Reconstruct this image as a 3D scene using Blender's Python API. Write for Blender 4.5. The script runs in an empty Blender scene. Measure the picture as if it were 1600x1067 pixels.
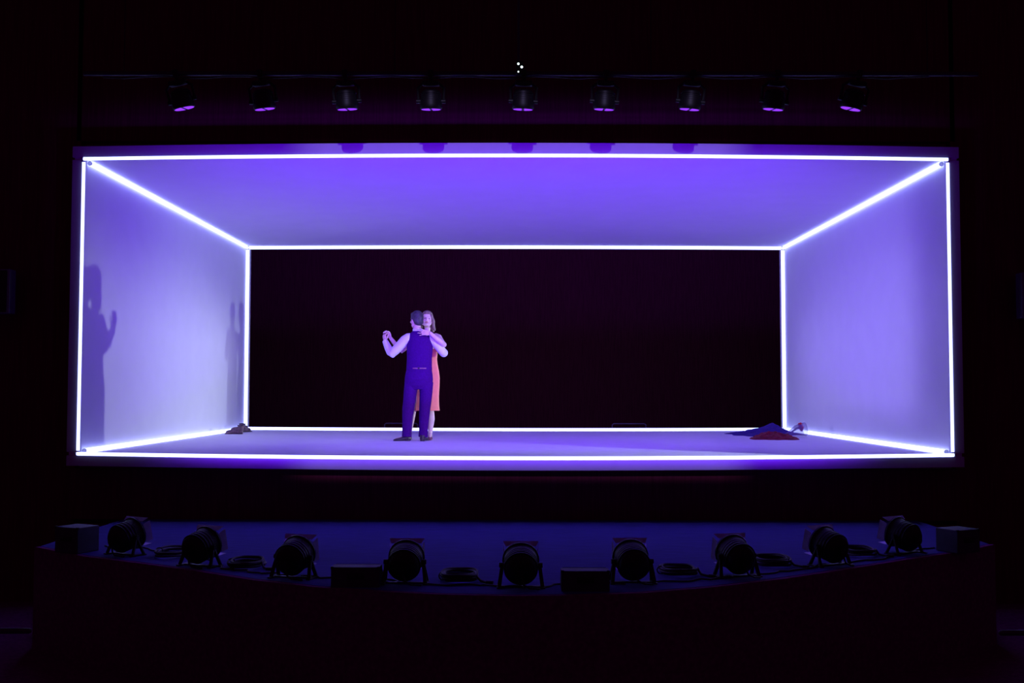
import bpy, bmesh, math, random
from mathutils import Vector, Matrix, noise
random.seed(7)
V = Vector
scene = bpy.context.scene
COL = scene.collection

# ------------------------------------------------------------------ camera
def make_camera():
    f, h, p, y, r = 1662.6, 0.6777, 0.0462, 0.0028, 0.0014
    fwd = V((-math.sin(y) * math.cos(p), math.cos(y) * math.cos(p), math.sin(p)))
    right = V((math.cos(y), math.sin(y), 0))
    up = right.cross(fwd)
    R = right * math.cos(r) + up * math.sin(r)
    U = up * math.cos(r) - right * math.sin(r)
    cam = bpy.data.cameras.new('camera')
    cam.sensor_fit = 'HORIZONTAL'; cam.sensor_width = 36
    cam.lens = 36 * f / 1600
    cam.clip_end = 200
    o = bpy.data.objects.new('camera', cam)
    m = Matrix((R, U, -fwd)).transposed().to_4x4()
    m.translation = V((0, 0, h))
    o.matrix_world = m
    COL.objects.link(o)
    scene.camera = o
make_camera()

# ------------------------------------------------------------------ world, view
w = bpy.data.worlds.new('dark_hall'); scene.world = w; w.use_nodes = True
bg = w.node_tree.nodes['Background']
bg.inputs[0].default_value = (1.0, 0.06, 0.85, 1); bg.inputs[1].default_value = 0.018
scene.view_settings.view_transform = 'Standard'
scene.view_settings.look = 'None'
scene.view_settings.exposure = 0.0
scene.view_settings.gamma = 1.0
scene.view_settings.use_curve_mapping = False

# ------------------------------------------------------------------ stage lanterns (light only; the bodies come further down)
def shutters(o, planes):
    # framing shutters of a stage lantern: every plane (world normal, softness) goes through the lamp and
    # cuts the beam straight; only the side the normal points to stays lit
    l = o.data; l.use_nodes = True; nt = l.node_tree; em = nt.nodes['Emission']
    inv = o.rotation_euler.to_matrix().inverted()
    tc = nt.nodes.new('ShaderNodeTexCoord'); m = None
    for N, soft in planes:
        n = inv @ V(N).normalized()
        d = nt.nodes.new('ShaderNodeVectorMath'); d.operation = 'DOT_PRODUCT'; d.inputs[1].default_value = n
        nt.links.new(tc.outputs['Normal'], d.inputs[0])
        r = nt.nodes.new('ShaderNodeMapRange'); r.interpolation_type = 'SMOOTHSTEP'
        r.inputs['From Min'].default_value = -soft; r.inputs['From Max'].default_value = soft
        nt.links.new(d.outputs['Value'], r.inputs['Value'])
        if m is None: m = r.outputs[0]
        else:
            k = nt.nodes.new('ShaderNodeMath'); k.operation = 'MULTIPLY'
            nt.links.new(m, k.inputs[0]); nt.links.new(r.outputs[0], k.inputs[1]); m = k.outputs[0]
    nt.links.new(m, em.inputs['Strength'])
def elev(az, deg, keep_above):
    # plane at elevation deg in the horizontal direction az
    a = V((az[0], az[1], 0)).normalized(); t = math.radians(deg)
    n = V((-a.x*math.sin(t), -a.y*math.sin(t), math.cos(t)))
    return n if keep_above else -n
def through(src, p, q, inside):
    # plane through the lamp and the line p-q, lit side containing the point inside
    n = (V(p) - V(src)).cross(V(q) - V(src)).normalized()
    return n if n.dot(V(inside) - V(src)) > 0 else -n
def spot(name, loc, target, color, watts, angle, blend=0.4, radius=0.06):
    l = bpy.data.lights.new(name, 'SPOT')
    l.color = color; l.energy = watts; l.spot_size = math.radians(angle)
    l.spot_blend = blend; l.shadow_soft_size = radius
    o = bpy.data.objects.new(name, l)
    o.location = loc
    o.rotation_euler = (V(target) - V(loc)).to_track_quat('-Z', 'Y').to_euler()
    COL.objects.link(o)
    return o
PALE = (0.50, 0.50, 1.0)
# booms left and right of the box, low, crossing the stage
MID = (0, 15, 1.5)
for sx, colr, watts in ((1, (0.66, 0.80, 1.0), 1800), (-1, (0.44, 0.40, 1.0), 1900)):
    src = (sx*6.15, 8.9, 1.05); tgt = (-sx*4.67, 17.0, 1.15)
    bl = spot('boom_light', src, tgt, colr, watts, 54, 0.7)
    az = (tgt[0]-src[0], tgt[1]-src[1])
    pl = [(through(src, (-sx*4.64, 14.0 if sx > 0 else 12.3, 0), (-sx*4.64, 14.0 if sx > 0 else 12.3, 3), MID), .13 if sx > 0 else .05),
          (through(src, (sx*4.55, 11.45, 0), (sx*4.55, 11.45, 3), (0, 12, 1)), .006), (through(src, (-sx*4.66, 18.75, 0), (-sx*4.66, 18.75, 3), (-sx*4.6, 14, 1)), .006),
          (elev(az, 9.5, False), .075)]
    if sx > 0: pl += [(through(src, (-5, 11.45, 0), (5, 11.45, 0), MID), .006), ((-.8, -.6, 0), .03)]
    else: pl += [(elev(az, -3.5, True), .03)]
    shutters(bl, pl)
for sx, colr, watts in ((1, (0.72, 0.78, 1.0), 2900), (-1, (0.44, 0.40, 1.0), 1700)):
    src = (sx*5.65, 22.2, 1.32); tgt = (-sx*4.67, 13.0, 1.32)
    bl = spot('back_light', src, tgt, colr, watts, 44, 0.75)
    az = (tgt[0]-src[0], tgt[1]-src[1])
    shutters(bl, [(elev(az, 3.1, False), .06), (elev(az, -7.5, True), .03), (through(src, (-sx*4.66, 11.45, 0), (-sx*4.66, 11.45, 3), (-sx*4.6, 15, 1)), .006)])
# front of house profile high behind the camera, shuttered to the middle of the box
src = (0.1, -9.0, 8.0)
fp = spot('front_profile', src, (0.07, 11.41, 1.6), (0.52, 0.44, 1.0), 5200, 24, 0.1, 0.05)
zt, zb, xl, xr = 3.44, -0.19, -2.3, 2.4
shutters(fp, [(through(src, (-3, 11.40, zt), (3, 11.40, zt), MID), .002), (through(src, (-3, 11.40, zb), (3, 11.40, zb), MID), .002),
              (through(src, (xl, 11.40, 0), (xl, 11.40, 3), MID), .012), (through(src, (xr, 11.40, 0), (xr, 11.40, 3), MID), .012)])
LAMP_X = [-3.388, -2.546, -1.697, -0.842, 0.088, 0.904, 1.770, 2.610, 3.425]
FOOT = [(-3.315, 8.995), (-2.51, 8.425), (-1.654, 7.898), (-0.797, 7.676), (0.044, 7.538),
        (0.859, 7.718), (1.678, 7.987), (2.539, 8.512), (3.366, 9.144)]
PURPLE = (0.15, 0.004, 1.0)
APRON_Z = -0.72

# ------------------------------------------------------------------ materials
def mat(name, color, rough=0.6, metal=0.0, spec=0.5, noise_amt=0.0, nscale=20.0, bump=0.0, emit=None, estr=0.0, alpha=1.0, stretch=None, sheen=0.0):
    m = bpy.data.materials.new(name); m.use_nodes = True
    nt = m.node_tree; b = nt.nodes['Principled BSDF']
    b.inputs['Base Color'].default_value = (*color, 1)
    b.inputs['Roughness'].default_value = rough
    b.inputs['Metallic'].default_value = metal
    b.inputs['Specular IOR Level'].default_value = 0.05 if rough > .8 else spec
    if sheen: b.inputs['Sheen Weight'].default_value = sheen
    if alpha < 1: b.inputs['Alpha'].default_value = alpha
    if emit:
        b.inputs['Emission Color'].default_value = (*emit, 1)
        b.inputs['Emission Strength'].default_value = estr
    if noise_amt or bump:
        tc = nt.nodes.new('ShaderNodeTexCoord')
        src = tc.outputs['Object']
        if stretch:
            mp = nt.nodes.new('ShaderNodeMapping'); mp.inputs['Scale'].default_value = stretch
            nt.links.new(src, mp.inputs['Vector']); src = mp.outputs['Vector']
        n = nt.nodes.new('ShaderNodeTexNoise'); n.inputs['Scale'].default_value = nscale
        n.inputs['Detail'].default_value = 4
        nt.links.new(src, n.inputs['Vector'])
        if noise_amt:
            r = nt.nodes.new('ShaderNodeValToRGB')
            r.color_ramp.elements[0].position = 0.3; r.color_ramp.elements[1].position = 0.7
            r.color_ramp.elements[0].color = (*[c * (1 - noise_amt) for c in color], 1)
            r.color_ramp.elements[1].color = (*[min(1, c * (1 + noise_amt)) for c in color], 1)
            nt.links.new(n.outputs['Fac'], r.inputs['Fac'])
            nt.links.new(r.outputs['Color'], b.inputs['Base Color'])
        if bump:
            bp = nt.nodes.new('ShaderNodeBump'); bp.inputs['Strength'].default_value = bump
            bp.inputs['Distance'].default_value = 0.01
            nt.links.new(n.outputs['Fac'], bp.inputs['Height'])
            nt.links.new(bp.outputs['Normal'], b.inputs['Normal'])
    return m
M = {}
M['wall'] = mat('painted_white_panel', (0.66, 0.66, 0.70), 0.75, noise_amt=0.02, nscale=3)
M['stagefloor'] = mat('pale_stage_vinyl', (0.82, 0.80, 0.86), 0.6, noise_amt=0.04, nscale=6)
M['fascia'] = mat('painted_frame', (0.50, 0.48, 0.56), 0.75, noise_amt=0.03, nscale=8)
M['velvet'] = mat('black_velvet', (0.15, 0.02, 0.045), 0.95, noise_amt=0.2, nscale=9, stretch=(6, 6, 0.3))
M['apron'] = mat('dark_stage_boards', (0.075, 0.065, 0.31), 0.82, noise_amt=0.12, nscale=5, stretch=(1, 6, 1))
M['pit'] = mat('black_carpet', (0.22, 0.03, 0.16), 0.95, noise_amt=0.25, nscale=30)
M['black_metal'] = mat('black_powdercoat', (0.014, 0.012, 0.013), 0.5, metal=0.2, noise_amt=0.15, nscale=25)
M['door_metal'] = mat('worn_barndoor_metal', (0.36, 0.38, 0.55), 0.5, spec=0.2, noise_amt=0.15, nscale=14)
M['cable'] = mat('black_rubber', (0.03, 0.03, 0.034), 0.6, noise_amt=0.1)
M['case'] = mat('black_painted_ply', (0.045, 0.045, 0.055), 0.6, noise_amt=0.15, nscale=15, bump=0.1)
M['grille'] = mat('speaker_grille', (0.03, 0.03, 0.035), 0.5, metal=0.4, noise_amt=0.4, nscale=160)
M['tube'] = mat('led_tube_glow', (0.8, 0.8, 0.85), 0.4, emit=(0.36, 0.42, 1.0), estr=3.95)
M['tubecap'] = mat('tube_end_cap', (0.5, 0.5, 0.55), 0.5, noise_amt=0.05)
M['lens'] = mat('purple_led_lens', (0.1, 0.05, 0.2), 0.2, emit=(0.28, 0.035, 1.0), estr=1.3)
M['lensdark'] = mat('fresnel_lens_glass', (0.12, 0.1, 0.2), 0.15, emit=(0.28, 0.035, 1.0), estr=1.0)
M['led'] = mat('white_indicator', (0.8, 0.9, 0.9), 0.3, emit=(0.8, 0.95, 0.95), estr=1.6)
M['skin_m'] = mat('skin_tan', (0.72, 0.45, 0.40), 0.55, noise_amt=0.05, nscale=18)
M['skin_w'] = mat('skin_fair', (0.80, 0.56, 0.50), 0.5, noise_amt=0.05, nscale=18)
M['lips'] = mat('lips', (0.60, 0.26, 0.25), 0.4, noise_amt=0.05)
M['eye'] = mat('eye', (0.12, 0.09, 0.10), 0.2, noise_amt=0.3, nscale=60)
M['hair_m'] = mat('dark_short_hair', (0.045, 0.035, 0.05), 0.6, noise_amt=0.5, nscale=60, bump=0.6, stretch=(1, 1, 0.3))
M['hair_w'] = mat('light_brown_hair', (0.22, 0.15, 0.11), 0.5, noise_amt=0.4, nscale=50, bump=0.6, stretch=(1, 1, 0.15))
M['shirt'] = mat('white_cotton', (0.80, 0.80, 0.84), 0.8, noise_amt=0.02, nscale=30, bump=0.3)
M['vest'] = mat('navy_wool', (0.060, 0.004, 0.145), 0.85, noise_amt=0.12, nscale=40, bump=0.3)
M['satin'] = mat('cinch_satin', (0.30, 0.10, 0.18), 0.4, noise_amt=0.2, nscale=40)
M['shoe'] = mat('black_leather', (0.03, 0.015, 0.03), 0.35, noise_amt=0.2, nscale=30)
M['shoe_w'] = mat('dusky_red_leather', (0.20, 0.06, 0.10), 0.4, noise_amt=0.1)
M['dress'] = mat('coral_crepe', (1.0, 0.26, 0.18), 0.7, noise_amt=0.05, nscale=25, bump=0.2)
M['boot'] = mat('brown_purple_leather', (0.13, 0.06, 0.09), 0.5, noise_amt=0.5, nscale=22)
M['redcloth'] = mat('dark_red_cloth', (0.22, 0.003, 0.025), 0.8, noise_amt=0.35, nscale=18, bump=0.5)
M['bluecloth'] = mat('blue_wool', (0.06, 0.03, 0.22), 0.85, noise_amt=0.15, nscale=14, bump=0.3)
M['petal'] = mat('red_petals', (0.65, 0.008, 0.04), 0.6, noise_amt=0.3, nscale=40)
M['stem'] = mat('dark_green_stems', (0.05, 0.03, 0.03), 0.6, noise_amt=0.3)
M['wrap'] = mat('purple_tissue', (0.28, 0.18, 0.45), 0.4, noise_amt=0.1, alpha=0.55)
M['panel'] = mat('grey_speaker_paint', (0.20, 0.22, 0.32), 0.6, noise_amt=0.05)
M['rail'] = mat('dark_rail_paint', (0.05, 0.03, 0.055), 0.5, noise_amt=0.1)

# ------------------------------------------------------------------ mesh helpers
class B:
    def __init__(s): s.bm = bmesh.new()
    def box(s, c, size, rot=None, bevel=0.0):
        m = Matrix.Translation(V(c)) @ (rot.to_4x4() if rot else Matrix()) @ Matrix.Diagonal((*size, 1))
        r = bmesh.ops.create_cube(s.bm, size=1, matrix=m)
        if bevel:
            es = list({e for v in r['verts'] for e in v.link_edges})
            bmesh.ops.bevel(s.bm, geom=es, offset=bevel, segments=2, affect='EDGES', profile=0.5)
        return s
    def ring(s, c, x, y, rx, ry, n):
        return [s.bm.verts.new(V(c) + x * (math.cos(2*math.pi*i/n) * rx) + y * (math.sin(2*math.pi*i/n) * ry)) for i in range(n)]
    def skin(s, rings, caps=True, close=False):
        n = len(rings[0])
        pairs = list(zip(rings, rings[1:])) + ([(rings[-1], rings[0])] if close else [])
        for a, b in pairs:
            for i in range(n):
                s.bm.faces.new((a[i], a[(i+1) % n], b[(i+1) % n], b[i]))
        if caps and not close:
            s.bm.faces.new(rings[0][::-1]); s.bm.faces.new(rings[-1])
    def tube(s, pts, rad, n=10, caps=True, round_ends=False, flat=None, close=False):
        pts = [V(p) for p in pts]
        if not isinstance(rad, (list, tuple)): rad = [rad] * len(pts)
        rad = list(rad)
        if round_ends:
            d0 = (pts[0]-pts[1]).normalized(); d1 = (pts[-1]-pts[-2]).normalized()
            r0, r1 = rad[0], rad[-1]
            pts = [pts[0]+d0*r0*.98, pts[0]+d0*r0*.7] + pts + [pts[-1]+d1*r1*.7, pts[-1]+d1*r1*.98]
            rad = [r0*.2, r0*.7] + rad + [r1*.7, r1*.2]
        N = len(pts); rings = []; prev = None
        for i, p in enumerate(pts):
            if close: t = (pts[(i+1) % N] - pts[i-1]).normalized()
            elif i == 0: t = (pts[1]-p).normalized()
            elif i == N-1: t = (p-pts[i-1]).normalized()
            else: t = ((pts[i+1]-p).normalized() + (p-pts[i-1]).normalized()).normalized()
            if prev is None:
                a = V((0, 0, 1)) if abs(t.z) < .9 else V((0, 1, 0))
                x = t.cross(a).normalized()
            else: x = (prev - t*prev.dot(t)).normalized()
            prev = x; y = t.cross(x)
            rings.append(s.ring(p, x, y, rad[i], rad[i]*(flat or 1), n))
        s.skin(rings, caps, close)
        return s
    def cyl(s, a, b, r, n=16, r2=None):
        return s.tube([a, b], [r, r if r2 is None else r2], n)
    def loft(s, secs, n=20):
        # secs: (z, cx, cy, rx, ry)
        s.skin([s.ring((c[1], c[2], c[0]), V((1,0,0)), V((0,1,0)), c[3], c[4], n) for c in secs])
        return s
    def ell(s, c, r, rot=None, u=16, v=10):
        m = Matrix.Translation(V(c)) @ (rot.to_4x4() if rot else Matrix()) @ Matrix.Diagonal((*r, 1))
        bmesh.ops.create_uvsphere(s.bm, u_segments=u, v_segments=v, radius=1, matrix=m)
        return s
    def poly(s, pts, thick):
        # flat polygon given thickness along its normal
        vs = [s.bm.verts.new(V(p)) for p in pts]
        f = s.bm.faces.new(vs); f.normal_update(); nrm = f.normal.copy()
        r = bmesh.ops.extrude_face_region(s.bm, geom=[f])
        for g in r['geom']:
            if isinstance(g, bmesh.types.BMVert): g.co += nrm * thick
        return s
    def xform(s, m):
        bmesh.ops.transform(s.bm, matrix=m, verts=s.bm.verts[:]); return s
    def build(s, name, m, parent=None, smooth=True, remesh=0.0, relax=0, label=None):
        bmesh.ops.recalc_face_normals(s.bm, faces=s.bm.faces[:])
        me = bpy.data.meshes.new(name); s.bm.to_mesh(me); s.bm.free()
        o = bpy.data.objects.new(name, me)
        COL.objects.link(o)
        if remesh:
            md = o.modifiers.new('r', 'REMESH'); md.mode = 'VOXEL'; md.voxel_size = remesh; md.use_smooth_shade = True
            if relax:
                sm = o.modifiers.new('s', 'SMOOTH'); sm.iterations = relax; sm.factor = 0.5
            dg = bpy.context.evaluated_depsgraph_get()
            me2 = bpy.data.meshes.new_from_object(o.evaluated_get(dg))
            o.modifiers.clear(); o.data = me2; me2.name = name; bpy.data.meshes.remove(me); me = me2
        me.materials.clear(); me.materials.append(m)
        if smooth:
            for p in me.polygons: p.use_smooth = True
            if not remesh: 
                try: me.set_sharp_from_angle(angle=math.radians(40))
                except Exception: pass
        if parent: o.parent = parent
        if label: o['label'] = label
        return o
def tag(o, label, cat, group=None):
    o['label'] = label; o['category'] = cat
    if group: o['group'] = group
    return o
def struct(o): o['kind'] = 'structure'; return o
def thing(name, loc, label, cat, group=None, rotz=0.0):
    o = bpy.data.objects.new(name, None); o.empty_display_size = 0.1
    COL.objects.link(o); o.location = loc; o.rotation_euler = (0, 0, rotz)
    return tag(o, label, cat, group)
def dup(root, loc, rot, label):
    r = root.copy(); COL.objects.link(r); r.location = loc; r.rotation_euler = rot; r['label'] = label
    def rec(a, b):
        for ch in list(a.children):
            c = ch.copy(); COL.objects.link(c); c.parent = b; rec(ch, c)
    rec(root, r)
    return r

# ------------------------------------------------------------------ the box stage
HW, HH, YF, YB = 4.67, 3.178, 11.41, 18.39
def bow(x, y):   # the long spans sag / arch very slightly at their middle
    k = 0.040 + (0.014 - 0.040) * max(0, min(1, (y - YF) / (YB - YF)))
    return k * (1 - (x / HW) ** 2)
def slab(name, z0, z1, sign, y0, y1, m, nx=24, ny=6):
    b = B(); bm = b.bm; lay = []
    for z in (z0, z1):
        g = [[bm.verts.new((-HW + 2*HW*i/nx, y0 + (y1-y0)*j/ny, z + sign*bow(-HW + 2*HW*i/nx, y0 + (y1-y0)*j/ny))) for j in range(ny+1)] for i in range(nx+1)]
        lay.append(g)
    for g in lay:
        for i in range(nx):
            for j in range(ny): bm.faces.new((g[i][j], g[i+1][j], g[i+1][j+1], g[i][j+1]))
    a, c = lay
    for i in range(nx):
        for j in (0, ny): bm.faces.new((a[i][j], a[i+1][j], c[i+1][j], c[i][j]))
    for j in range(ny):
        for i in (0, nx): bm.faces.new((a[i][j], a[i][j+1], c[i][j+1], c[i][j]))
    return struct(b.build(name, m))
slab('floor', 0.0, -0.11, -1, YF, YB + .06, M['stagefloor'])
slab('ceiling', HH, HH + .10, 1, YF, YB + .04, M['wall'])
for side, sx in (('left', -1), ('right', 1)):
    b = B(); b.box((sx*(HW + .05), (YF + 18.72)/2, HH/2), (.10, 18.72 - YF, HH + .22))
    struct(b.build('wall_' + side, M['wall'], smooth=False))
# front trim of the box: top, bottom, two sides
def trim_long(name, z0, z1, sign):
    b = B(); nx = 32; rings = []
    for i in range(nx + 1):
        x = -4.79 + 9.58*i/nx; d = sign*bow(max(-HW, min(HW, x)), YF)*1.1
        rings.append([b.bm.verts.new(p) for p in ((x, YF-.012, z0+d), (x, YF-.012, z1+d), (x, YF+.10, z1+d), (x, YF+.10, z0+d))])
    b.skin(rings); return struct(b.build(name, M['fascia'], smooth=False))
trim_long('trim_1', HH + .016, 3.312, 1)
trim_long('trim_2', -.128, -.020, -1)
for n_, sx in (('trim_3', -1), ('trim_4', 1)):
    b = B(); b.box((sx*4.738, YF + .044, 1.592), (.105, .111, 3.148)); struct(b.build(n_, M['fascia'], smooth=False))
# house: proscenium (velvet) round the box, black back wall, apron, auditorium floor, side and top closures
b = B()
b.box((-8.4, 11.70, 3.16), (7.2, .12, 9.58)); b.box((8.4, 11.70, 3.16), (7.2, .12, 9.58))
b.box((0, 11.70, 5.69), (9.7, .12, 4.52)); b.box((0, 11.66, -.445), (9.7, .12, .55)); b.box((0, 11.70, -1.2), (9.7, .12, .86))
struct(b.build('wall_proscenium', M['velvet'], smooth=False))
b = B(); b.box((0, 26, 3.5), (24, .1, 9)); struct(b.build('wall_back', M['velvet'], smooth=False))
b = B(); b.box((0, 19.6, -.77), (24, 15.6, .1)); struct(b.build('floor_backstage', M['pit'], smooth=False))
b = B()
pts = [(-4.25, 11.72), (4.35, 11.72), (4.35, 9.85), (3.85, 9.40)]
edge = [(3.317, 9.039), (2.496, 8.42), (1.95, 8.04), (1.4, 7.72), (.874, 7.499), (.424, 7.41), (0, 7.385), (-.461, 7.425), (-.916, 7.528), (-1.395, 7.69), (-1.922, 7.975), (-2.501, 8.395), (-2.982, 8.70), (-3.594, 9.061)]
pts += edge + [(-3.85, 9.27), (-4.25, 9.6)]
b.poly([(x, y, APRON_Z - .9) for x, y in pts], .9)
zs = sorted({round(v.co.z, 3) for v in b.bm.verts})
off = APRON_Z - zs[-1]
b.xform(Matrix.Translation((0, 0, off)))
struct(b.build('floor_apron', M['apron'], smooth=False))
# black facing of the curved apron edge
b = B(); vs = []
e2 = [(4.35, 9.85), (3.85, 9.40)] + edge + [(-3.85, 9.27), (-4.25, 9.6)]
rings = []
for x, y in e2:
    n_ = V((x, y - 12, 0)).normalized()
    p = V((x, y, 0)); q = p + n_ * .05
    rings.append([b.bm.verts.new((p.x, p.y, APRON_Z - .9)), b.bm.verts.new((p.x, p.y, APRON_Z - .002)), b.bm.verts.new((q.x, q.y, APRON_Z - .002)), b.bm.verts.new((q.x, q.y, APRON_Z - .9))])
b.skin(rings); struct(b.build('trim_5', M['pit'], smooth=False))
b = B(); b.box((0, 5.4, -1.67), (26, 13.2, .1)); struct(b.build('floor_auditorium', M['pit'], smooth=False))
b = B(); b.box((0, 18, 8.0), (24, 16.5, .1)); struct(b.build('ceiling_flytower', M['velvet'], smooth=False))

# ------------------------------------------------------------------ LED tubes along the twelve edges
def led(pts, r, label):
    o = thing('led_tube', pts[0], label, 'light tube', 'glowing tubes outlining the box stage')
    P = [V(p) - V(pts[0]) for p in pts]
    b = B(); b.tube(P, r, 8); b.build('tube', M['tube'], o)
    for a, c in ((P[0], P[1]), (P[-1], P[-2])):
        d = (a - c).normalized()
        b = B(); b.cyl(a - d*.002, a + d*.014, r*1.05, 10); b.build('end_cap', M['tubecap'], o, label='pale end cap')
def span(x0, x1, y, z, sign, n=16):
    return [(x0 + (x1-x0)*i/n, y, z + sign*bow(x0 + (x1-x0)*i/n, y)) for i in range(n+1)]
yf = YF - .005
led(span(-4.675, 4.675, yf, HH - .0, 1), .0175, 'glowing white tube along the top front edge of the box')
led(span(-4.685, 4.685, yf, 0.0, -1), .0175, 'glowing white tube along the bottom front edge of the box, nearest the apron')
led([(-4.67, yf, .03), (-4.67, yf, HH - .035)], .0175, 'upright glowing tube at the front left edge of the box')
led([(4.67, yf, .03), (4.67, yf, HH - .035)], .0175, 'upright glowing tube at the front right edge of the box')
led(span(-4.62, 4.62, YB, HH - .025, 1), .027, 'glowing tube along the back top edge, above the black opening')
led(span(-4.62, 4.62, YB, .022, -1), .025, 'glowing tube along the back of the pale floor, behind the dancing couple')
led([(-4.642, YB, .05), (-4.642, YB, HH - .06)], .027, 'upright glowing tube at the back left corner, above the heap of shoes')
led([(4.642, YB, .05), (4.642, YB, HH - .06)], .027, 'upright glowing tube at the back right corner, above the blue cloth')
led([(-4.64, YF + .09, HH - .03), (-4.64, YB - .05, HH - .03)], .0235, 'slanting glowing tube where the ceiling meets the left wall')
led([(4.64, YF + .09, HH - .03), (4.64, YB - .05, HH - .03)], .0235, 'slanting glowing tube where the ceiling meets the right wall')
led([(-4.64, YF + .09, .026), (-4.64, YB - .05, .026)], .0235, 'glowing tube along the foot of the left wall')
led([(4.64, YF + .09, .026), (4.64, YB - .05, .026)], .0235, 'glowing tube along the foot of the right wall, beside the red heap')

# ------------------------------------------------------------------ hanging wash lights on the batten
BZ, BY = 3.83, 10.46
t = thing('lighting_batten', (0, BY, BZ), 'long dark pipe carrying the row of hanging wash lights', 'pipe')
b = B(); b.cyl((-4.3, 0, 0), (4.6, 0, 0), .024, 12); b.build('pipe', M['rail'], t)
for x in (-3.9, -1.2, 1.35, 4.1):
    b = B(); b.cyl((x, 0, 0), (x, 0, 4.1), .004, 6); b.build('suspension_wire', M['black_metal'], t)
b = B(); b.tube([(-4.1 + 8.2*i/40, -.03, -.045 - .012*math.sin(i*1.7)) for i in range(41)], .008, 6); b.build('power_cable', M['cable'], t)
def hanging_lamp(loc, label, rot):
    t = thing('wash_light', loc, label, 'stage light', 'wash lights hanging in a row above the box')
    # root origin at the pipe; body hangs below
    b = B(); b.box((0, 0, 0), (.05, .075, .075), bevel=.008); b.box((0, 0, -.055), (.03, .03, .06)); b.build('clamp', M['black_metal'], t)
    b = B(); b.box((0, 0, -.095), (.17, .12, .05), bevel=.012); b.build('base', M['black_metal'], t)
    b = B(); b.tube([(-.125, 0, -.27), (-.13, 0, -.14), (-.09, 0, -.105), (.09, 0, -.105), (.13, 0, -.14), (.125, 0, -.27)], .014, 8); b.build('yoke', M['black_metal'], t)
    b = B(); b.tube([(0, 0, -.155), (0, 0, -.17), (0, 0, -.22), (0, 0, -.30), (0, 0, -.335), (0, 0, -.35)], [.05, .085, .10, .11, .112, .104], 24)
    for k in range(5): b.tube([(0, 0, -.19-.02*k), (0, 0, -.197-.02*k)], .102+.001*k, 24)
    h = b.build('head', M['black_metal'], t)
    for s in (-1, 1):
        b = B(); b.cyl((s*.10, 0, -.27), (s*.145, 0, -.27), .022, 12); b.build('tilt_knob', M['black_metal'], t)
    for s in (-1, 1):
        b = B(); bm = b.bm
        ring = [bm.verts.new((s*(.013 + .082*math.cos(a)), .090*math.sin(a), -.353)) for a in [math.pi*(i/12 - .5) for i in range(13)]]
        f = bm.faces.new(ring); r = bmesh.ops.extrude_face_region(bm, geom=[f])
        for g in r['geom']:
            if isinstance(g, bmesh.types.BMVert): g.co.z += .012
        b.build('lens', M['lens'], h, label='purple half round lens')
    t.rotation_euler = rot
    return t
ordn = ['leftmost wash light of the hanging row, brightest lens', 'second wash light from the left in the hanging row',
        'third wash light from the left, above the left shadow on the frame', 'fourth wash light from the left, nearly above the dancers',
        'middle wash light, under the white pinpoint lamps', 'wash light hanging just right of the middle one',
        'third wash light from the right in the hanging row', 'second wash light from the right in the hanging row', 'rightmost wash light of the hanging row, tilted']
lamp0 = None
for i, x in enumerate(LAMP_X):
    tilt = (math.radians(9.5), math.radians([13, 7, 3, 0, -2, -3, -5, -6, -13][i]) * -1, 0)
    lab = ordn[i]
    if lamp0 is None: lamp0 = hanging_lamp((x, BY, BZ), lab, tilt)
    else: dup(lamp0, (x, BY, BZ), tilt, lab)
    tx = V((x*.45, 16.0, .0))
    src = (x, BY + .10, BZ - .40)
    wb = spot('wash_beam', src, tx, PURPLE, 120, 74, 1.0, 0.05)
    shutters(wb, [(through(src, (-4, 11.40, 3.16), (4, 11.40, 3.16), MID), .01), (through(src, (-4, 11.40, -.12), (4, 11.40, -.12), MID), .02)])
# little box with three white pinpoint lamps on its drop cable
t = thing('indicator_box', (.03, BY - .12, 3.86), 'small black box with three white pinpoint lamps at the middle of the pipe', 'lamp')
b = B(); b.box((.012, .03, 0), (.075, .04, .13), bevel=.006); b.box((.012, .07, -.02), (.03, .06, .03)); b.build('housing', M['black_metal'], t)
for x, z, r in ((.0, .036, .0125), (.033, .004, .0135), (.0, -.043, .009)):
    b = B(); b.ell((x, .012, z), (r, .008, r), u=12, v=8); b.build('pinpoint_lamp', M['led'], t, label='white pinpoint lamp')
b = B(); b.tube([(0, .04, .06), (0, .04, .35), (.004, .04, 1.2), (0, .04, 4.1)], .012, 8); b.build('drop_cable', M['rail'], t)

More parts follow.
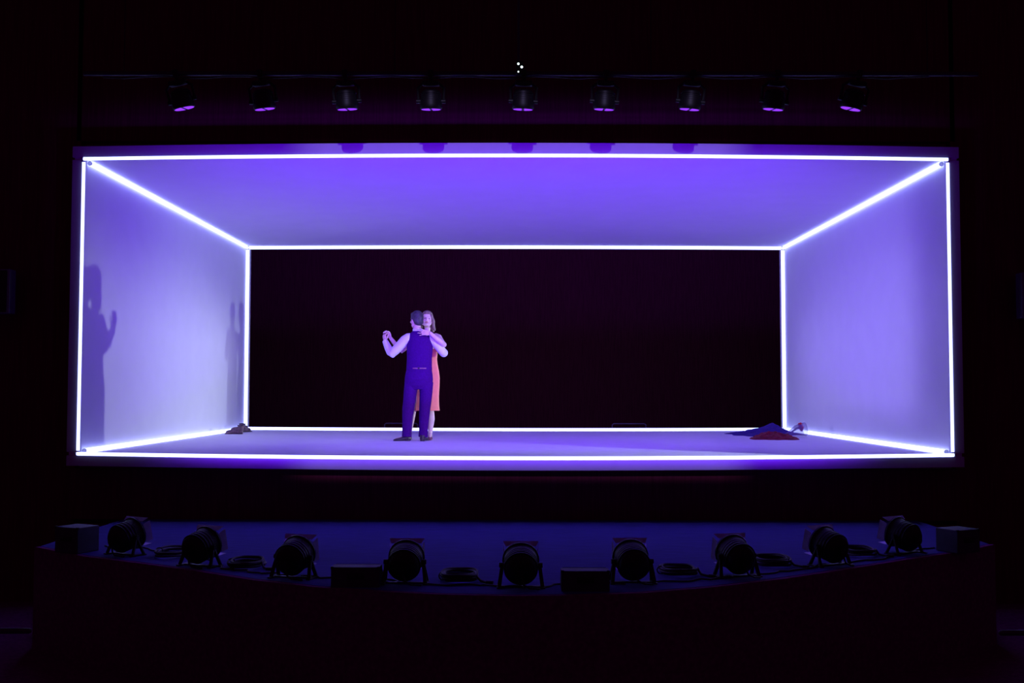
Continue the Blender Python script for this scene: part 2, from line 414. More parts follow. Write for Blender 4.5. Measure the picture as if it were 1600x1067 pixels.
# ------------------------------------------------------------------ floor lanterns on the apron
def floor_lantern(loc, rotz, label):
    t = thing('floor_lantern', loc, label, 'stage light', 'lanterns standing along the curved stage edge', rotz)
    C = V((0, 0, .155)); up = math.radians(13)
    ax = V((0, math.cos(up), math.sin(up))); vx = V((1, 0, 0)); vz = vx.cross(ax)
    def L(a, x, z): return C + ax*a + vx*x + vz*z
    b = B(); b.tube([L(-.125, 0, 0), L(-.115, 0, 0), L(-.09, 0, 0), L(-.02, 0, 0), L(.06, 0, 0), L(.09, 0, 0)], [.045, .085, .108, .118, .12, .128], 28)
    for k in range(4): b.tube([L(-.07+.03*k, 0, 0), L(-.062+.03*k, 0, 0)], .122, 28)
    h = b.build('can', M['black_metal'], t)
    b = B(); b.tube([L(.088, 0, 0), L(.105, 0, 0)], .134, 28); b.build('gel_frame', M['black_metal'], h)
    b = B(); b.tube([L(.105, 0, 0), L(.109, 0, 0)], .105, 24); b.build('lens', M['lensdark'], h, label='purple lit lens')
    b = B(); b.cyl(L(-.125, 0, 0), L(-.16, 0, 0), .03, 14); b.tube([L(-.15, 0, -.02), L(-.17, .02, -.08), V((.06, -.16, .02)), V((.13, -.12, .008))], .007, 6); b.build('lamp_socket', M['black_metal'], h)
    # barn doors: top, bottom, sides, flared forward
    for (a0, b0, a1, b1, nm) in (((-.11, .100), (.11, .100), (.130, .118), (-.130, .118), 't'), ((-.09, -.115), (.09, -.115), (.10, -.12), (-.10, -.12), 'b'),
                                ((-.120, -.08), (-.120, .08), (-.125, .09), (-.125, -.08), 'l'), ((.120, -.08), (.120, .08), (.125, .09), (.125, -.08), 'r')):
        fw = .05 if nm == 't' else .07
        b = B(); b.poly([L(.107, *a0), L(.107, *b0), L(.107 + fw, *a1), L(.107 + fw, *b1)], .003)
        b.build('barn_door', M['door_metal'], h, smooth=False)
    for s in (-1, 1):
        b = B(); b.cyl(C + V((s*.115, 0, 0)), C + V((s*.155, 0, 0)), .018, 10); b.build('tilt_knob', M['black_metal'], t)
        b = B(); p = C + V((s*.138, 0, .01))
        b.box(((p.x*1.09 + p.x)/2, -.03, .075), (.026, .012, .165), rot=Matrix.Rotation(s*-.14, 3, 'Y') @ Matrix.Rotation(-.35, 3, 'X'))
        b.box(((p.x*1.09 + p.x)/2, .035, .075), (.026, .012, .165), rot=Matrix.Rotation(s*-.14, 3, 'Y') @ Matrix.Rotation(.42, 3, 'X'))
        b.box((s*.155, 0, .006), (.032, .16, .010), bevel=.002)
        b.build('stand_leg', M['black_metal'], t)
    b = B(); b.box((0, .0, .006), (.31, .035, .010), bevel=.002); b.build('stand_crossbar', M['black_metal'], t)
    return t
flab = ['leftmost lantern on the stage edge, beside the end box', 'lantern with a purple lit rim, second from the left on the stage edge',
        'dark lantern between the left cable ring and the low black box', 'lantern with two pale flap corners, right of the left low box',
        'middle lantern on the stage edge with a tiny glint', 'lantern with a purple top rim, right of the right low box',
        'dark round lantern with splayed legs, third from the right', 'lantern with a pale slanting flap, second from the right', 'rightmost lantern on the stage edge, beside the right end box']
yaw = [-.50, -.42, -.24, -.02, 0, .05, .24, .45, .54]
fl0 = None
for i, (x, y) in enumerate(FOOT):
    if fl0 is None: fl0 = floor_lantern((x, y + .12, APRON_Z), yaw[i], flab[i])
    else: dup(fl0, (x, y + .12, APRON_Z), (0, 0, yaw[i]), flab[i])
    d = V((-math.sin(yaw[i]), math.cos(yaw[i]), math.tan(math.radians(13))))
    p0 = V((x, y + .12, APRON_Z + .155))
    dn = d.normalized()
    dt = V((d.x, d.y, math.tan(math.radians(31)))); src = p0 + dn*.16
    lb = spot('lantern_beam', src, src + dt*8, PURPLE, 255, 104, 0.9, 0.07)
    shutters(lb, [(through(src, (-4, 11.38, 3.40), (4, 11.38, 3.37), MID), .012), (through(src, (-4, 11.38, -.08), (4, 11.38, -.08), MID), .035),
                  (through(src, (-4.80, 11.38, 0), (-4.80, 11.38, 3), MID), .02), (through(src, (4.80, 11.38, 0), (4.80, 11.38, 3), MID), .02)])

# low speakers on the apron
def low_box(loc, rotz, sx, sy, sz, label, wedge):
    t = thing('stage_speaker', loc, label, 'speaker', 'black boxes on the stage edge', rotz)
    b = B()
    if wedge: b.poly([(-sx/2, -sy/2, 0), (-sx/2, -sy/2, sz), (-sx/2, sy*.1, sz), (-sx/2, sy/2, sz*.35), (-sx/2, sy/2, 0)], sx)
    else: b.box((0, 0, sz/2), (sx, sy, sz), bevel=.008)
    if wedge:
        mx = min(v.co.x for v in b.bm.verts); b.xform(Matrix.Translation((-sx/2 - mx, 0, 0)))
    b.build('cabinet', M['case'], t, smooth=False)
    b = B()
    if wedge: b.poly([(-sx*.46, sy*.12, sz*.985), (sx*.46, sy*.12, sz*.985), (sx*.46, sy*.48, sz*.39), (-sx*.46, sy*.48, sz*.39)], .006)
    else: b.box((0, sy/2 + .004, sz/2), (sx*.9, .008, sz*.88))
    b.build('grille', M['grille'], t, smooth=False)
    b = B(); b.box((0, -sy/2 - .003, sz*.55), (.12, .008, .04), bevel=.003); b.build('handle', M['black_metal'], t)
    for ex in (-1, 1):
        b = B(); b.box((ex*(sx/2 - .008), -sy/2 + .008, sz - .006), (.022, .022, .022), bevel=.004); b.build('corner_cap', M['black_metal'], t)
low_box((-1.134, 7.74, APRON_Z), 0, .345, .22, .142, 'low black box between the dark lantern and the pale flapped lantern, left of middle', True)
low_box((.494, 7.60, APRON_Z), 0, .335, .22, .142, 'low black box just right of the middle lantern', True)
low_box((-3.80, 9.30, APRON_Z), -.45, .27, .24, .22, 'black box at the far left end of the lantern row, bluish top', False)
low_box((3.88, 9.40, APRON_Z), .45, .27, .24, .20, 'black box at the far right end of the lantern row, bluish top', False)

# cable coils and runs
def coil(x, y, rx, ry, n, label, seed):
    random.seed(seed)
    t = thing('cable_coil', (x, y, APRON_Z), label, 'cable', 'coiled cables on the stage edge')
    pts = []; steps = 28
    for i in range(n*steps):
        a = 2*math.pi*i/steps; k = i/steps
        jr = 1 + .07*math.sin(k*2.3 + seed) + .03*math.sin(a*2 + k)
        pts.append((rx*jr*math.cos(a) + .01*math.sin(k*1.9), ry*jr*math.sin(a) + .012*math.cos(k*2.7), .010 + .0135*(k if k < 3 else 3 + (k-3)*.35) + .004*math.sin(3*a)))
    pts.append((rx*1.25, -ry*.5, .012)); pts.append((rx*1.6, -ry*.9, .010))
    b = B(); b.tube(pts, .0095, 6); b.build('cable', M['cable'], t)
    b = B(); b.cyl(pts[-1], V(pts[-1]) + V((.05, -.012, 0)), .014, 10); b.build('plug', M['black_metal'], t)
    b = B(); b.tube([(-rx + .03*math.cos(a), 0, .03 + .03*math.sin(a)) for a in [2*math.pi*i/12 for i in range(12)]], .005, 6, close=True); b.build('cable_tie', M['cable'], t)
coil(-2.90, 9.12, .125, .24, 3, 'wide flat cable ring between the two leftmost lanterns', 1)
coil(-2.13, 8.53, .125, .20, 4, 'thick cable ring left of the third lantern', 2)
coil(-.405, 7.93, .125, .17, 6, 'cable coil halfway between the pale flapped lantern and the middle one', 3)
coil(1.25, 8.22, .13, .17, 4, 'loose cable coil right of the purple rimmed lantern, right of middle', 4)
coil(2.07, 8.66, .13, .18, 6, 'heaped cable coil between the third and second lanterns from the right', 5)
coil(2.95, 9.22, .12, .18, 4, 'flat cable coil between the two rightmost lanterns', 6)
def run(pts, label, seed):
    random.seed(seed); P = []
    for a, c in zip(pts, pts[1:]):
        for i in range(10):
            k = i/10; p = V(a).lerp(V(c), k); P.append((p.x + .02*math.sin(i*1.3+seed), p.y + .03*math.sin(i*.9+seed*2), APRON_Z + .008))
    b = B(); b.tube(P, .007, 6)
    tag(b.build('power_cable', M['cable']), label, 'cable', 'loose cable runs along the stage edge')
run([(-3.68, 9.55), (-3.3, 9.45), (-2.6, 8.98), (-2.5, 8.8)], 'thin cable running from the far left box to the left lanterns', 1)
run([(-2.45, 8.55), (-2.2, 8.35), (-1.95, 8.2), (-1.7, 8.1)], 'thin cable running into the third lantern from the left', 2)
run([(-1.6, 8.05), (-1.3, 7.96), (-.95, 7.92), (-.75, 7.72)], 'thin cable passing behind the left low box', 3)
run([(-.65, 7.72), (-.2, 7.68), (.1, 7.60)], 'thin cable in front of the coil left of the middle lantern', 4)
run([(.15, 7.62), (.5, 7.80), (.85, 7.76)], 'thin cable passing behind the right low box', 5)
run([(.95, 7.80), (1.45, 7.95), (1.7, 8.12)], 'thin cable beside the loose coil right of middle', 6)
run([(1.8, 8.15), (2.15, 8.32), (2.55, 8.68)], 'thin cable beside the heaped coil on the right', 7)
run([(2.65, 8.70), (3.05, 8.93), (3.4, 9.3), (3.75, 9.6)], 'thin cable running to the far right box', 8)

# ------------------------------------------------------------------ column speakers at the proscenium sides
for sx, z0, z1, lab in ((-1, 1.50, 1.98, 'narrow dim upright speaker panel at the far left edge'), (1, 1.46, 1.955, 'dim upright speaker panel at the far right edge')):
    t = thing('column_speaker', (sx*5.55, 11.64, z0), lab, 'speaker', 'upright speakers on the side walls')
    b = B(); b.box((0, -.17, (z1-z0)/2), (.22, .14, z1-z0), bevel=.006); b.build('cabinet', M['panel'], t, smooth=False)
    b = B(); b.box((sx*.01, -.243, (z1-z0)/2), (.18, .006, z1-z0-.03)); b.build('grille', M['grille'], t, smooth=False)
    b = B(); b.box((0, -.05, (z1-z0)/2), (.05, .10, .12)); b.build('wall_bracket', M['black_metal'], t, smooth=False)

# rail ends low in the auditorium
for sx, lab in ((-1, 'dark rail end low at the left edge of the picture'), (1, 'dark rail end low at the right edge of the picture')):
    t = thing('handrail', (sx*3.3, 6.0, -1.62), lab, 'rail')
    x0 = -.59; z = .955
    b = B(); b.tube([(-sx*.59 if sx > 0 else .59, 0, z), (sx*1.5, 0, z)], .016, 10, round_ends=True); b.build('top_rail', M['rail'], t)
    for px in (.35, 1.3):
        b = B(); b.cyl((sx*px, 0, 0), (sx*px, 0, z), .016, 10); b.build('post', M['black_metal'], t)

# ------------------------------------------------------------------ trolleys in the dark behind the box
for xa, xb, lab in ((-2.37, -1.77, 'low dark trolley in the black opening, behind the dancing man'), (1.77, 2.38, 'low dark trolley in the black opening, right of middle')):
    w_ = xb - xa
    t = thing('equipment_trolley', ((xa+xb)/2, 19.6, -.72), lab, 'trolley', 'trolleys backstage')
    b = B(); b.box((0, 0, .42), (w_*.9, .4, .58), bevel=.01); b.build('case', M['case'], t)
    b = B(); b.box((0, 0, .10), (w_, .5, .04)); b.build('deck', M['case'], t)
    b = B(); b.tube([(-w_/2, -.2, .12), (-w_/2, -.2, .78), (-w_/2 + .03, -.2, .80), (w_/2 - .03, -.2, .80), (w_/2, -.2, .78), (w_/2, -.2, .12)], .012, 8); b.build('push_bar', M['rail'], t)
    for px in (-1, 1):
        for py in (-1, 1):
            b = B(); b.cyl((px*w_*.42, py*.18 - .015, .04), (px*w_*.42, py*.18 + .015, .04), .04, 16); b.box((px*w_*.42, py*.18, .07), (.02, .04, .03)); b.build('caster', M['black_metal'], t)

# ------------------------------------------------------------------ people
def rot_to(yaw, pitch=0, roll=0):
    return Matrix.Rotation(yaw, 3, 'Z') @ Matrix.Rotation(pitch, 3, 'X') @ Matrix.Rotation(roll, 3, 'Y')
def add_head(b, c, R, w=.078, d=.098, h=.118, fem=False):
    c = V(c)
    def q(x, y, z): return c + R @ V((x, y, z))
    b.ell(q(0, -.008, .022), (w, d*.95, h*.82), R, 20, 14)            # skull
    b.ell(q(0, .022, -.03), (w*.80, d*.72, h*.66), R, 18, 12)          # face
    b.ell(q(0, .050, -.083), (w*.38, .030, .026), R)                   # chin
    for s in (-1, 1):
        b.tube([q(s*w*.78, -.01, -.035), q(s*w*.62, .03, -.072), q(s*.02, .058, -.092)], [.020, .020, .018], 8, round_ends=True)  # jaw
        b.ell(q(s*w*.58, .066, -.022), (.020, .016, .018), R)          # cheek
        b.ell(q(s*w*.98, -.006, -.012), (.010, .018, .032), R)         # ear
        b.tube([q(s*.012, .088, .026), q(s*.034, .084, .032), q(s*.052, .068, .026)], [.008, .009, .007], 6, round_ends=True)   # brow
    b.tube([q(0, .090, .018), q(0, .103, -.006), q(0, .113, -.022)], [.009, .011, .015], 8, round_ends=True)   # nose
    for s in (-1, 1): b.ell(q(s*.012, .098, -.026), (.009, .010, .008), R)
def face_bits(parent, c, R):
    c = V(c)
    def q(x, y, z): return c + R @ V((x, y, z))
    for s in (-1, 1):
        b = B(); b.ell(q(s*.030, .078, .006), (.011, .007, .006), R, 12, 8); b.build('eye', M['eye'], parent)
    b = B(); b.tube([q(-.022, .086, -.050), q(-.008, .093, -.047), q(.008, .093, -.047), q(.022, .086, -.050)], [.003, .0055, .0055, .003], 8, round_ends=True)
    b.tube([q(-.018, .086, -.057), q(0, .092, -.060), q(.018, .086, -.057)], [.003, .007, .003], 8, round_ends=True)
    b.build('lips', M['lips'], parent)
def add_hand(b, W, d, n, side, curls, size=1.0, spread=.10, thumb=(.7, .6, .3)):
    W = V(W); d = V(d).normalized(); n = V(n); n = (n - d*n.dot(d)).normalized(); s = d.cross(n).normalized() * side
    z = size
    R = Matrix((s, d, n)).transposed()
    b.tube([W - d*.02*z, W + d*.01*z], [.024*z, .026*z], 10, flat=1)
    b.ell(W + d*.05*z, (.041*z, .054*z, .017*z), R, 14, 10)
    b.ell(W + d*.035*z + s*.022*z + n*.006, (.017*z, .032*z, .015*z), R)
    for i in range(4):
        L = (.043, .048, .045, .035)[i]*z
        off = (1.5 - i)*.0205*z
        p = W + d*(.088 - .004*abs(i - 1.2))*z + s*off
        ang = 0; pts = [p - d*.02*z, p]
        dir0 = (d + s*(1.5 - i)*spread).normalized()
        for k, f_ in enumerate((1.0, .62, .5)):
            ang += curls[i]*(1, 1.15, .8)[k]
            v = dir0*math.cos(ang) + n*math.sin(ang)
            p = p + v*L*f_; pts.append(p)
        r = .0088*z if i < 3 else .0076*z
        b.tube(pts, [r*1.1, r*1.08, r, r*.92, r*.8], 8, round_ends=True)
    p = W + d*.018*z + s*.028*z
    v1 = (s*thumb[0] + d*thumb[1] + n*thumb[2]).normalized(); v2 = (s*.25 + d*.85 + n*.55).normalized()
    b.tube([p, p + v1*.036*z, p + v1*.036*z + v2*.030*z, p + v1*.036*z + v2*.052*z], [.013*z, .011*z, .010*z, .008*z], 8, round_ends=True)
def add_shoe(b, heel, toe, r=.038, up=.085):
    heel = V(heel); toe = V(toe); L = (toe-heel); u = L.normalized(); s = u.cross(V((0, 0, 1)))
    rings = []
    for k, hw, ht in ((-.16, .012, .03), (-.12, .028, .075), (0, .035, .082), (.18, .036, .080), (.38, .038, .062), (.6, .045, .048), (.8, .041, .038), (.95, .027, .030), (1.0, .010, .020)):
        c = heel + L*k; hw *= r/.038; n = 14
        rings.append([b.bm.verts.new(V((c.x, c.y, 0)) + s*(hw*math.cos(a)) + V((0, 0, max(.004, (ht)*(.5 + .5*math.sin(a)))))) for a in [2*math.pi*i/n for i in range(n)]])
    b.skin(rings)
    b.cyl(heel + u*.01 + V((0, 0, .03)), heel + u*.01 + V((0, 0, up)), r*.98, 12)

# --- the man, seen from behind
t = thing('person', (-1.40, 14.9, -.026), 'man seen from behind in dark blue waistcoat and trousers, white sleeves, dancing', 'person')
HR = rot_to(math.radians(38), math.radians(-4))
HC = (.018, .012, 1.692)
b = B()
add_head(b, HC, HR)
b.tube([(.035, -.01, 1.45), (.032, -.005, 1.53), (.024, .0, 1.62)], [.062, .056, .054], 14)
b.loft([(.78, .055, 0, .17, .105), (.9, .057, 0, .17, .11), (1.0, .058, 0, .155, .10), (1.1, .06, 0, .15, .10), (1.25, .064, 0, .16, .105), (1.38, .066, 0, .165, .10), (1.46, .064, 0, .14, .085), (1.5, .05, -.005, .075, .06)])
for sx, P_ in ((-1, [(-.10, 0, 1.435), (-.2, .01, 1.34), (-.318, .03, 1.222), (-.38, .09, 1.30), (-.435, .145, 1.395)]), (1, [(.235, 0, 1.425), (.32, .02, 1.33), (.388, .085, 1.248), (.368, .20, 1.265), (.330, .295, 1.285)])):
    b.tube(P_, [.055, .048, .042, .036, .026], 12, round_ends=True)
for P_ in ([(-.045, 0, .82), (-.07, .005, .62), (-.088, .01, .44), (-.098, 0, .25), (-.104, -.015, .07)], [(.155, 0, .82), (.145, .005, .62), (.134, .01, .44), (.126, 0, .25), (.118, -.01, .07)]):
    b.tube(P_, [.09, .078, .055, .052, .038], 12, round_ends=True)
b.tube([(-.104, -.015, .05), (-.18, -.03, .035), (-.25, -.045, .025)], [.03, .028, .02], 8, round_ends=True)
b.tube([(.118, -.01, .05), (.13, .07, .035), (.145, .15, .025)], [.03, .028, .02], 8, round_ends=True)
add_hand(b, (-.437, .147, 1.40), (-.22, .06, .95), (.75, .55, -.1), -1, (1.05, 1.0, 1.0, 1.05), 1.0, .04)
add_hand(b, (.322, .31, 1.287), (-.30, .93, .12), (-.92, -.30, 0), 1, (.35, .35, .38, .42), .95)
b.build('body', M['skin_m'], t, remesh=.0055, relax=2)
face_bits(t, HC, HR)
# hair
b = B(); c = V(HC)
b.ell(c + HR @ V((0, -.018, .032)), (.086, .102, .104), HR, 20, 14)
b.ell(c + HR @ V((0, -.050, -.018)), (.074, .060, .070), HR, 16, 12)
b.ell(c + HR @ V((0, .048, .082)), (.060, .046, .038), HR)
for s in (-1, 1): b.ell(c + HR @ V((s*.074, .006, .012)), (.012, .022, .036), HR)
hb = b.build('hair', M['hair_m'], t, remesh=.006, relax=1)
# shirt
b = B()
b.loft([(1.0, .06, 0, .160, .108), (1.15, .062, 0, .158, .108), (1.3, .066, 0, .170, .112), (1.40, .067, 0, .176, .110), (1.46, .065, 0, .158, .095), (1.50, .05, -.002, .10, .078), (1.53, .04, -.004, .068, .064)])
b.tube([(-.085, 0, 1.435), (-.15, .005, 1.40), (-.22, .012, 1.325), (-.285, .02, 1.262), (-.322, .03, 1.222), (-.352, .055, 1.245), (-.388, .092, 1.305), (-.418, .125, 1.36), (-.432, .143, 1.388)], [.078, .074, .068, .065, .062, .059, .053, .046, .040], 16, round_ends=True)
b.tube([(.215, 0, 1.43), (.275, .008, 1.385), (.33, .02, 1.315), (.378, .05, 1.255), (.398, .09, 1.232), (.396, .15, 1.238), (.37, .20, 1.268), (.338, .285, 1.283)], [.070, .066, .060, .060, .060, .056, .050, .042], 16, round_ends=True)
sh = b.build('shirt', M['shirt'], t, remesh=.006, relax=3)
b = B(); b.loft([(1.505, .040, -.004, .078, .068), (1.53, .036, -.004, .071, .066), (1.562, .032, -.002, .066, .063), (1.572, .031, -.002, .060, .058), (1.53, .034, -.003, .055, .055)]); b.build('collar', M['shirt'], sh)
for P0, P1 in (((-.424, .134, 1.374), (-.440, .150, 1.402)), ((.344, .27, 1.281), (.330, .30, 1.286))):
    b = B(); b.cyl(P0, P1, .043, 16, .040); b.build('cuff', M['shirt'], sh)
# waistcoat
b = B()
b.loft([(.972, .058, 0, .178, .126), (1.00, .058, 0, .181, .127), (1.05, .059, 0, .178, .122), (1.15, .061, 0, .175, .117), (1.25, .064, 0, .180, .119), (1.34, .066, 0, .185, .121), (1.41, .066, 0, .186, .117), (1.46, .063, 0, .174, .103), (1.495, .055, -.002, .140, .088), (1.52, .045, -.003, .098, .076), (1.538, .038, -.003, .076, .068)], 28)
ve = b.build('waistcoat', M['vest'], t, remesh=.007, relax=2)
b = B(); b.box((.075, -.129, 1.012), (.19, .006, .016), bevel=.002); cs = b.build('back_cinch', M['satin'], ve, label='reddish satin cinch strap')
b = B(); b.box((.065, -.134, 1.012), (.028, .005, .028), bevel=.002); b.build('buckle', M['shoe'], cs)
# trousers
b = B()
b.loft([(.72, .050, 0, .150, .085), (.78, .054, -.004, .192, .118), (.86, .056, -.012, .199, .134), (.93, .057, -.006, .191, .129), (1.0, .058, 0, .178, .120), (1.03, .058, 0, .172, .116)], 24)
b.tube([(-.045, 0, .82), (-.066, .004, .66), (-.078, .008, .54), (-.092, .010, .44), (-.100, .004, .30), (-.106, -.004, .16), (-.108, -.012, .055)], [.100, .092, .086, .084, .074, .068, .070], 18)
b.tube([(.158, 0, .82), (.154, .004, .66), (.146, .008, .54), (.138, .010, .44), (.130, .004, .30), (.124, 0, .16), (.120, -.006, .055)], [.100, .090, .084, .079, .070, .063, .066], 18)
b.build('trousers', M['vest'], t, remesh=.007, relax=3)
for hl, to in (((-.085, -.020, 0), (-.290, -.075, 0)), ((.112, -.055, 0), (.165, .175, 0))):
    b = B(); add_shoe(b, hl, to); s_ = b.build('shoe', M['shoe'], t, remesh=.005, relax=1)
    b = B(); u = (V(to)-V(hl)).normalized(); b.box(V(hl) + u*.012 + V((0, 0, .009)), (.055, .055, .018), rot=Matrix.Rotation(math.atan2(u.y, u.x), 3, 'Z'), bevel=.004); b.build('shoe_heel', M['shoe'], s_)

# --- the woman, facing the camera
t = thing('person', (-1.26, 15.24, -.026), 'woman in a coral dress facing us behind the man, arm over his shoulder', 'person')
S = V((-.14, -.42, 0))     # her own origin, so the points below read in the man's frame
TR = Matrix.Translation(S)
HR = rot_to(math.pi + math.radians(6), math.radians(2), math.radians(-5))
HC = V((.140, .375, 1.722))
b = B()
add_head(b, HC, HR, .074, .094, .116, True)
b.tube([(.148, .425, 1.44), (.145, .40, 1.55), (.142, .385, 1.64)], [.055, .042, .043], 14)
b.loft([(.80, .145, .42, .15, .10), (.90, .145, .42, .160, .11), (1.0, .145, .42, .145, .10), (1.15, .145, .42, .115, .085), (1.28, .146, .42, .130, .095), (1.38, .147, .42, .140, .095), (1.45, .148, .42, .145, .075), (1.485, .148, .425, .10, .055)])
b.ell((.085, .345, 1.33), (.055, .05, .05)); b.ell((.205, .345, 1.33), (.055, .05, .05))
b.tube([(.262, .41, 1.478), (.312, .34, 1.462), (.368, .20, 1.378), (.405, .08, 1.345), (.372, .02, 1.378), (.30, -.025, 1.432), (.225, -.045, 1.497)], [.050, .046, .042, .038, .038, .034, .025], 14, round_ends=True)
b.tube([(.01, .405, 1.455), (-.09, .37, 1.38), (-.215, .36, 1.27), (-.29, .32, 1.345), (-.372, .285, 1.452)], [.048, .043, .038, .034, .024], 14, round_ends=True)
add_hand(b, (.222, -.047, 1.500), (-.95, -.02, .12), (.0, 1, -.05), -1, (.10, .10, .10, .12), .98, .16, (.6, .7, .1))
add_hand(b, (-.374, .285, 1.458), (-.38, -.12, .9), (-.55, -.7, .1), -1, (.75, .8, .8, .85), .92, .06)
for P_ in ([(.205, .42, .82), (.205, .415, .6), (.200, .405, .42), (.203, .43, .29), (.190, .435, .10)], [(.075, .42, .82), (.02, .415, .6), (-.055, .405, .42), (-.085, .43, .29), (-.105, .435, .10)]):
    b.tube(P_, [.082, .068, .046, .050, .030], 14, round_ends=True)
b.tube([(.190, .425, .085), (.195, .36, .05), (.20, .30, .025)], [.028, .025, .018], 8, round_ends=True)
b.tube([(-.105, .425, .085), (-.105, .36, .05), (-.105, .30, .025)], [.028, .025, .018], 8, round_ends=True)
b.xform(TR); b.build('body', M['skin_w'], t, remesh=.0055, relax=2)
face_bits(t, HC + S, HR)
b = B(); c = HC
b.ell(c + HR @ V((0, -.026, .034)), (.088, .092, .098), HR, 20, 14)
b.ell(c + HR @ V((0, .030, .088)), (.062, .050, .030), HR)
# locks: photo-right side falls to the shoulder
b.tube([c + V((.060, -.030, .045)), c + V((.088, .005, -.02)), c + V((.086, .03, -.08)), c + V((.100, .03, -.125)), c + V((.112, .02, -.155))], [.028, .026, .026, .022, .012], 10, round_ends=True)
b.tube([c + V((.050, .05, .03)), c + V((.060, .085, -.06)), c + V((.070, .085, -.13)), c + V((.085, .075, -.17))], [.040, .038, .032, .016], 10, round_ends=True)
b.tube([c + V((0, .065, .03)), c + V((0, .085, -.08)), c + V((0, .085, -.20))], [.055, .05, .03], 10, round_ends=True)
b.tube([c + V((-.055, -.020, .045)), c + V((-.080, .02, -.03)), c + V((-.080, .04, -.11)), c + V((-.075, .05, -.19))], [.028, .030, .032, .018], 10, round_ends=True)
b.xform(TR); b.build('hair', M['hair_w'], t, remesh=.006, relax=2)
b = B()
b.loft([(.425, .145, .42, .178, .15), (.50, .145, .42, .172, .145), (.62, .146, .42, .168, .138), (.75, .146, .42, .174, .134), (.88, .146, .42, .178, .128), (.98, .146, .42, .166, .116), (1.08, .146, .42, .146, .104), (1.16, .146, .42, .138, .099), (1.26, .147, .42, .144, .108), (1.36, .147, .415, .150, .112), (1.42, .148, .418, .148, .092), (1.455, .148, .42, .118, .07)], 32)
for s in (.06, .236): b.tube([(s, .335, 1.40), (s, .40, 1.485), (s, .47, 1.42)], .016, 8)
b.xform(TR); dr = b.build('dress', M['dress'], t, remesh=.007, relax=2)
b = B(); b.loft([(.418, .145, .42, .181, .153), (.434, .145, .42, .180, .152)], 32); b.xform(TR); b.build('hem', M['dress'], dr)
for x in (.190, -.105):
    b = B(); add_shoe(b, (x, .44, 0), (x + .012, .235, 0), .032, .07)
    b.xform(TR); s_ = b.build('shoe', M['shoe_w'], t, remesh=.005, relax=1)
    b = B(); b.cyl((x, .448, 0), (x, .442, .05), .009, 10, .018); b.xform(TR); b.build('shoe_heel', M['shoe_w'], s_)

# ------------------------------------------------------------------ heap of shoes, left
def ankle_boot(loc, rotz, label, tilt=0.0):
    t = thing('ankle_boot', loc, label, 'shoe', 'boots by the left wall', rotz)
    t.rotation_euler = (0, tilt, rotz)
    b = B()
    add_shoe(b, (0, 0, 0), (-.235, 0, 0), .042, .10)
    b.cyl((-.0, 0, .06), (.005, 0, .135), .046, 14, .050); b.ell((-.06, 0, .062), (.095, .043, .052)); b.ell((-.15, 0, .035), (.075, .044, .032))
    u = b.build('upper', M['boot'], t, remesh=.005, relax=1)
    b = B(); b.box((-.115, 0, .007), (.25, .075, .014), bevel=.006); b.build('sole', M['shoe'], t)
    b = B(); b.box((.008, 0, .014), (.05, .06, .028), bevel=.005); b.build('heel', M['shoe'], t)
    b = B(); b.tube([(.005 + .051*math.cos(a), .051*math.sin(a), .135 + .004*math.sin(2*a)) for a in [2*math.pi*i/20 for i in range(20)]], .006, 6, close=True); b.build('cuff', M['shoe'], t)
    b = B()
    for k in range(4): b.tube([(-.045 - .022*k, -.02, .088 - .010*k), (-.040 - .022*k, 0, .098 - .010*k), (-.045 - .022*k, .02, .088 - .010*k)], .003, 6)
    b.build('laces', M['satin'], t)
ankle_boot((-4.27, 16.60, -.004), .12, 'brown purple ankle boot standing in front, toe to the left wall')
ankle_boot((-4.42, 17.30, .0), -1.88, 'black ankle boot behind the brown one, in the corner under the upright tube')

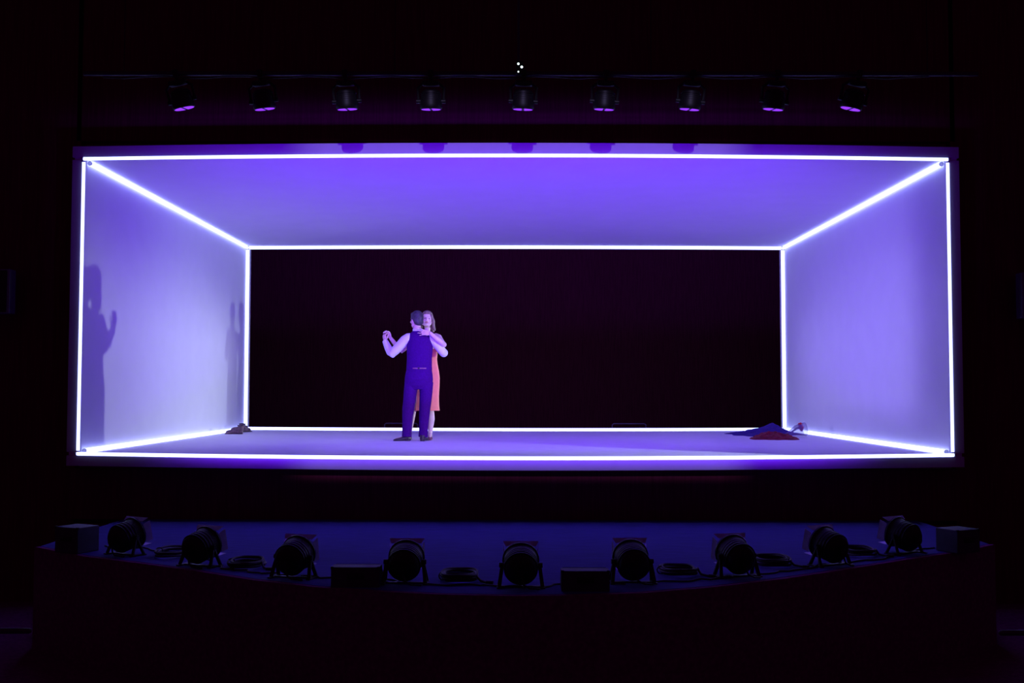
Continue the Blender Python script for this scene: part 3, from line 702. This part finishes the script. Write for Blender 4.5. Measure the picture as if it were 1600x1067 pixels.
# ------------------------------------------------------------------ clothes on the right
def heap(name, cx, cy, rx, ry, prof, m, label, cat, seed, amp, rotz=0.0, folds=9.0, nx=70, ny=44):
    b = B(); bm = b.bm; g = []; base = []
    for j in range(ny):
        row = []; k = j/(ny-1)
        for i in range(nx):
            a = 2*math.pi*i/nx
            er = 1 + .13*math.sin(3*a + seed) + .08*math.sin(7*a + seed*2) + .05*math.sin(13*a + seed)
            x = math.cos(a)*k*er; y = math.sin(a)*k*er
            e = max(0.0, 1 - k**2.2)
            n1 = noise.noise(V((x*folds*.35 + seed, y*folds*.35, seed)))
            rg = 1 - abs(noise.noise(V((x*folds*.5 + 3*n1, y*folds*.3, seed*1.7))))*2
            z = prof(x, y)*e + amp*(rg*.7 + n1*.6)*(e**.5)
            row.append(bm.verts.new((x*rx, y*ry, max(.004, z) if k < .97 else .002)))
        g.append(row)
    for j in range(1, ny):
        for i in range(nx):
            bm.faces.new((g[j-1][i], g[j-1][(i+1) % nx], g[j][(i+1) % nx], g[j][i]))
    bmesh.ops.remove_doubles(bm, verts=g[0], dist=.0001)
    low = [bm.verts.new((v.co.x, v.co.y, -.004)) for v in g[-1]]
    for i in range(nx): bm.faces.new((g[-1][i], g[-1][(i+1) % nx], low[(i+1) % nx], low[i]))
    bm.faces.new(low)
    o = b.build(name, m); o.location = (cx, cy, -bow(cx, cy)); o.rotation_euler = (0, 0, rotz)
    return tag(o, label, cat)
heap('blue_jacket', 3.88, 16.75, .52, .62, lambda x, y: .045 + .145*math.exp(-(abs(x-.30)*3.2 + (y+.1)**2*4)), M['bluecloth'], 'blue garment heaped against the back right tube, behind the red one', 'clothes', 2.3, .025, 0.25, 6.0)
heap('red_shawl', 3.74, 15.38, .33, .42, lambda x, y: .050 + .035*math.exp(-((x+.3)**2*5 + y*y)), M['redcloth'], 'dark red ruffled garment crumpled on the pale floor in front of the blue one', 'clothes', 4.1, .042, 0.0, 13.0)
t = thing('flower_bouquet', (4.05, 15.95, -.004), 'red flower bunch lying beside the red garment, near the right wall tube', 'flowers', rotz=.12)
random.seed(3)
b = B()
for k in range(7):
    o_ = V((0, random.uniform(-.02, .02), random.uniform(-.01, .012)))
    b.tube([V((-.03, 0, .014)) + o_*.5, V((.08, 0, .07)) + o_, V((.20, 0, .14)) + o_*2.2], .004, 6)
b.build('stems', M['stem'], t)
for k in range(9):
    a = k*2.4; r = .012*math.sqrt(k)
    c = V((.215 + .012*(k % 3), .055*math.cos(a)*min(1, k/3), .145 + .045*math.sin(a)*min(1, k/3)))
    b = B()
    for q in range(6):
        an = q*math.pi/3 + k
        b.ell(c + V((.006, .014*math.cos(an), .014*math.sin(an))), (.018, .012, .016), rot_to(0, an), 8, 6)
    b.ell(c, (.018, .014, .014), None, 8, 6)
    b.build('blossom', M['petal'], t)
b = B(); b.skin([b.ring(V((-.0, 0, .03)), V((0, 1, 0)), V((-.3, 0, 1)).normalized(), .02, .02, 18), b.ring(V((.16, 0, .095)), V((0, 1, 0)), V((-.3, 0, 1)).normalized(), .07, .075, 18),
                b.ring(V((.30, 0, .115)), V((0, 1, 0)), V((-.15, 0, 1)).normalized(), .10, .105, 18)], caps=False)
b.build('tissue_wrap', M['wrap'], t, label='purple translucent tissue')
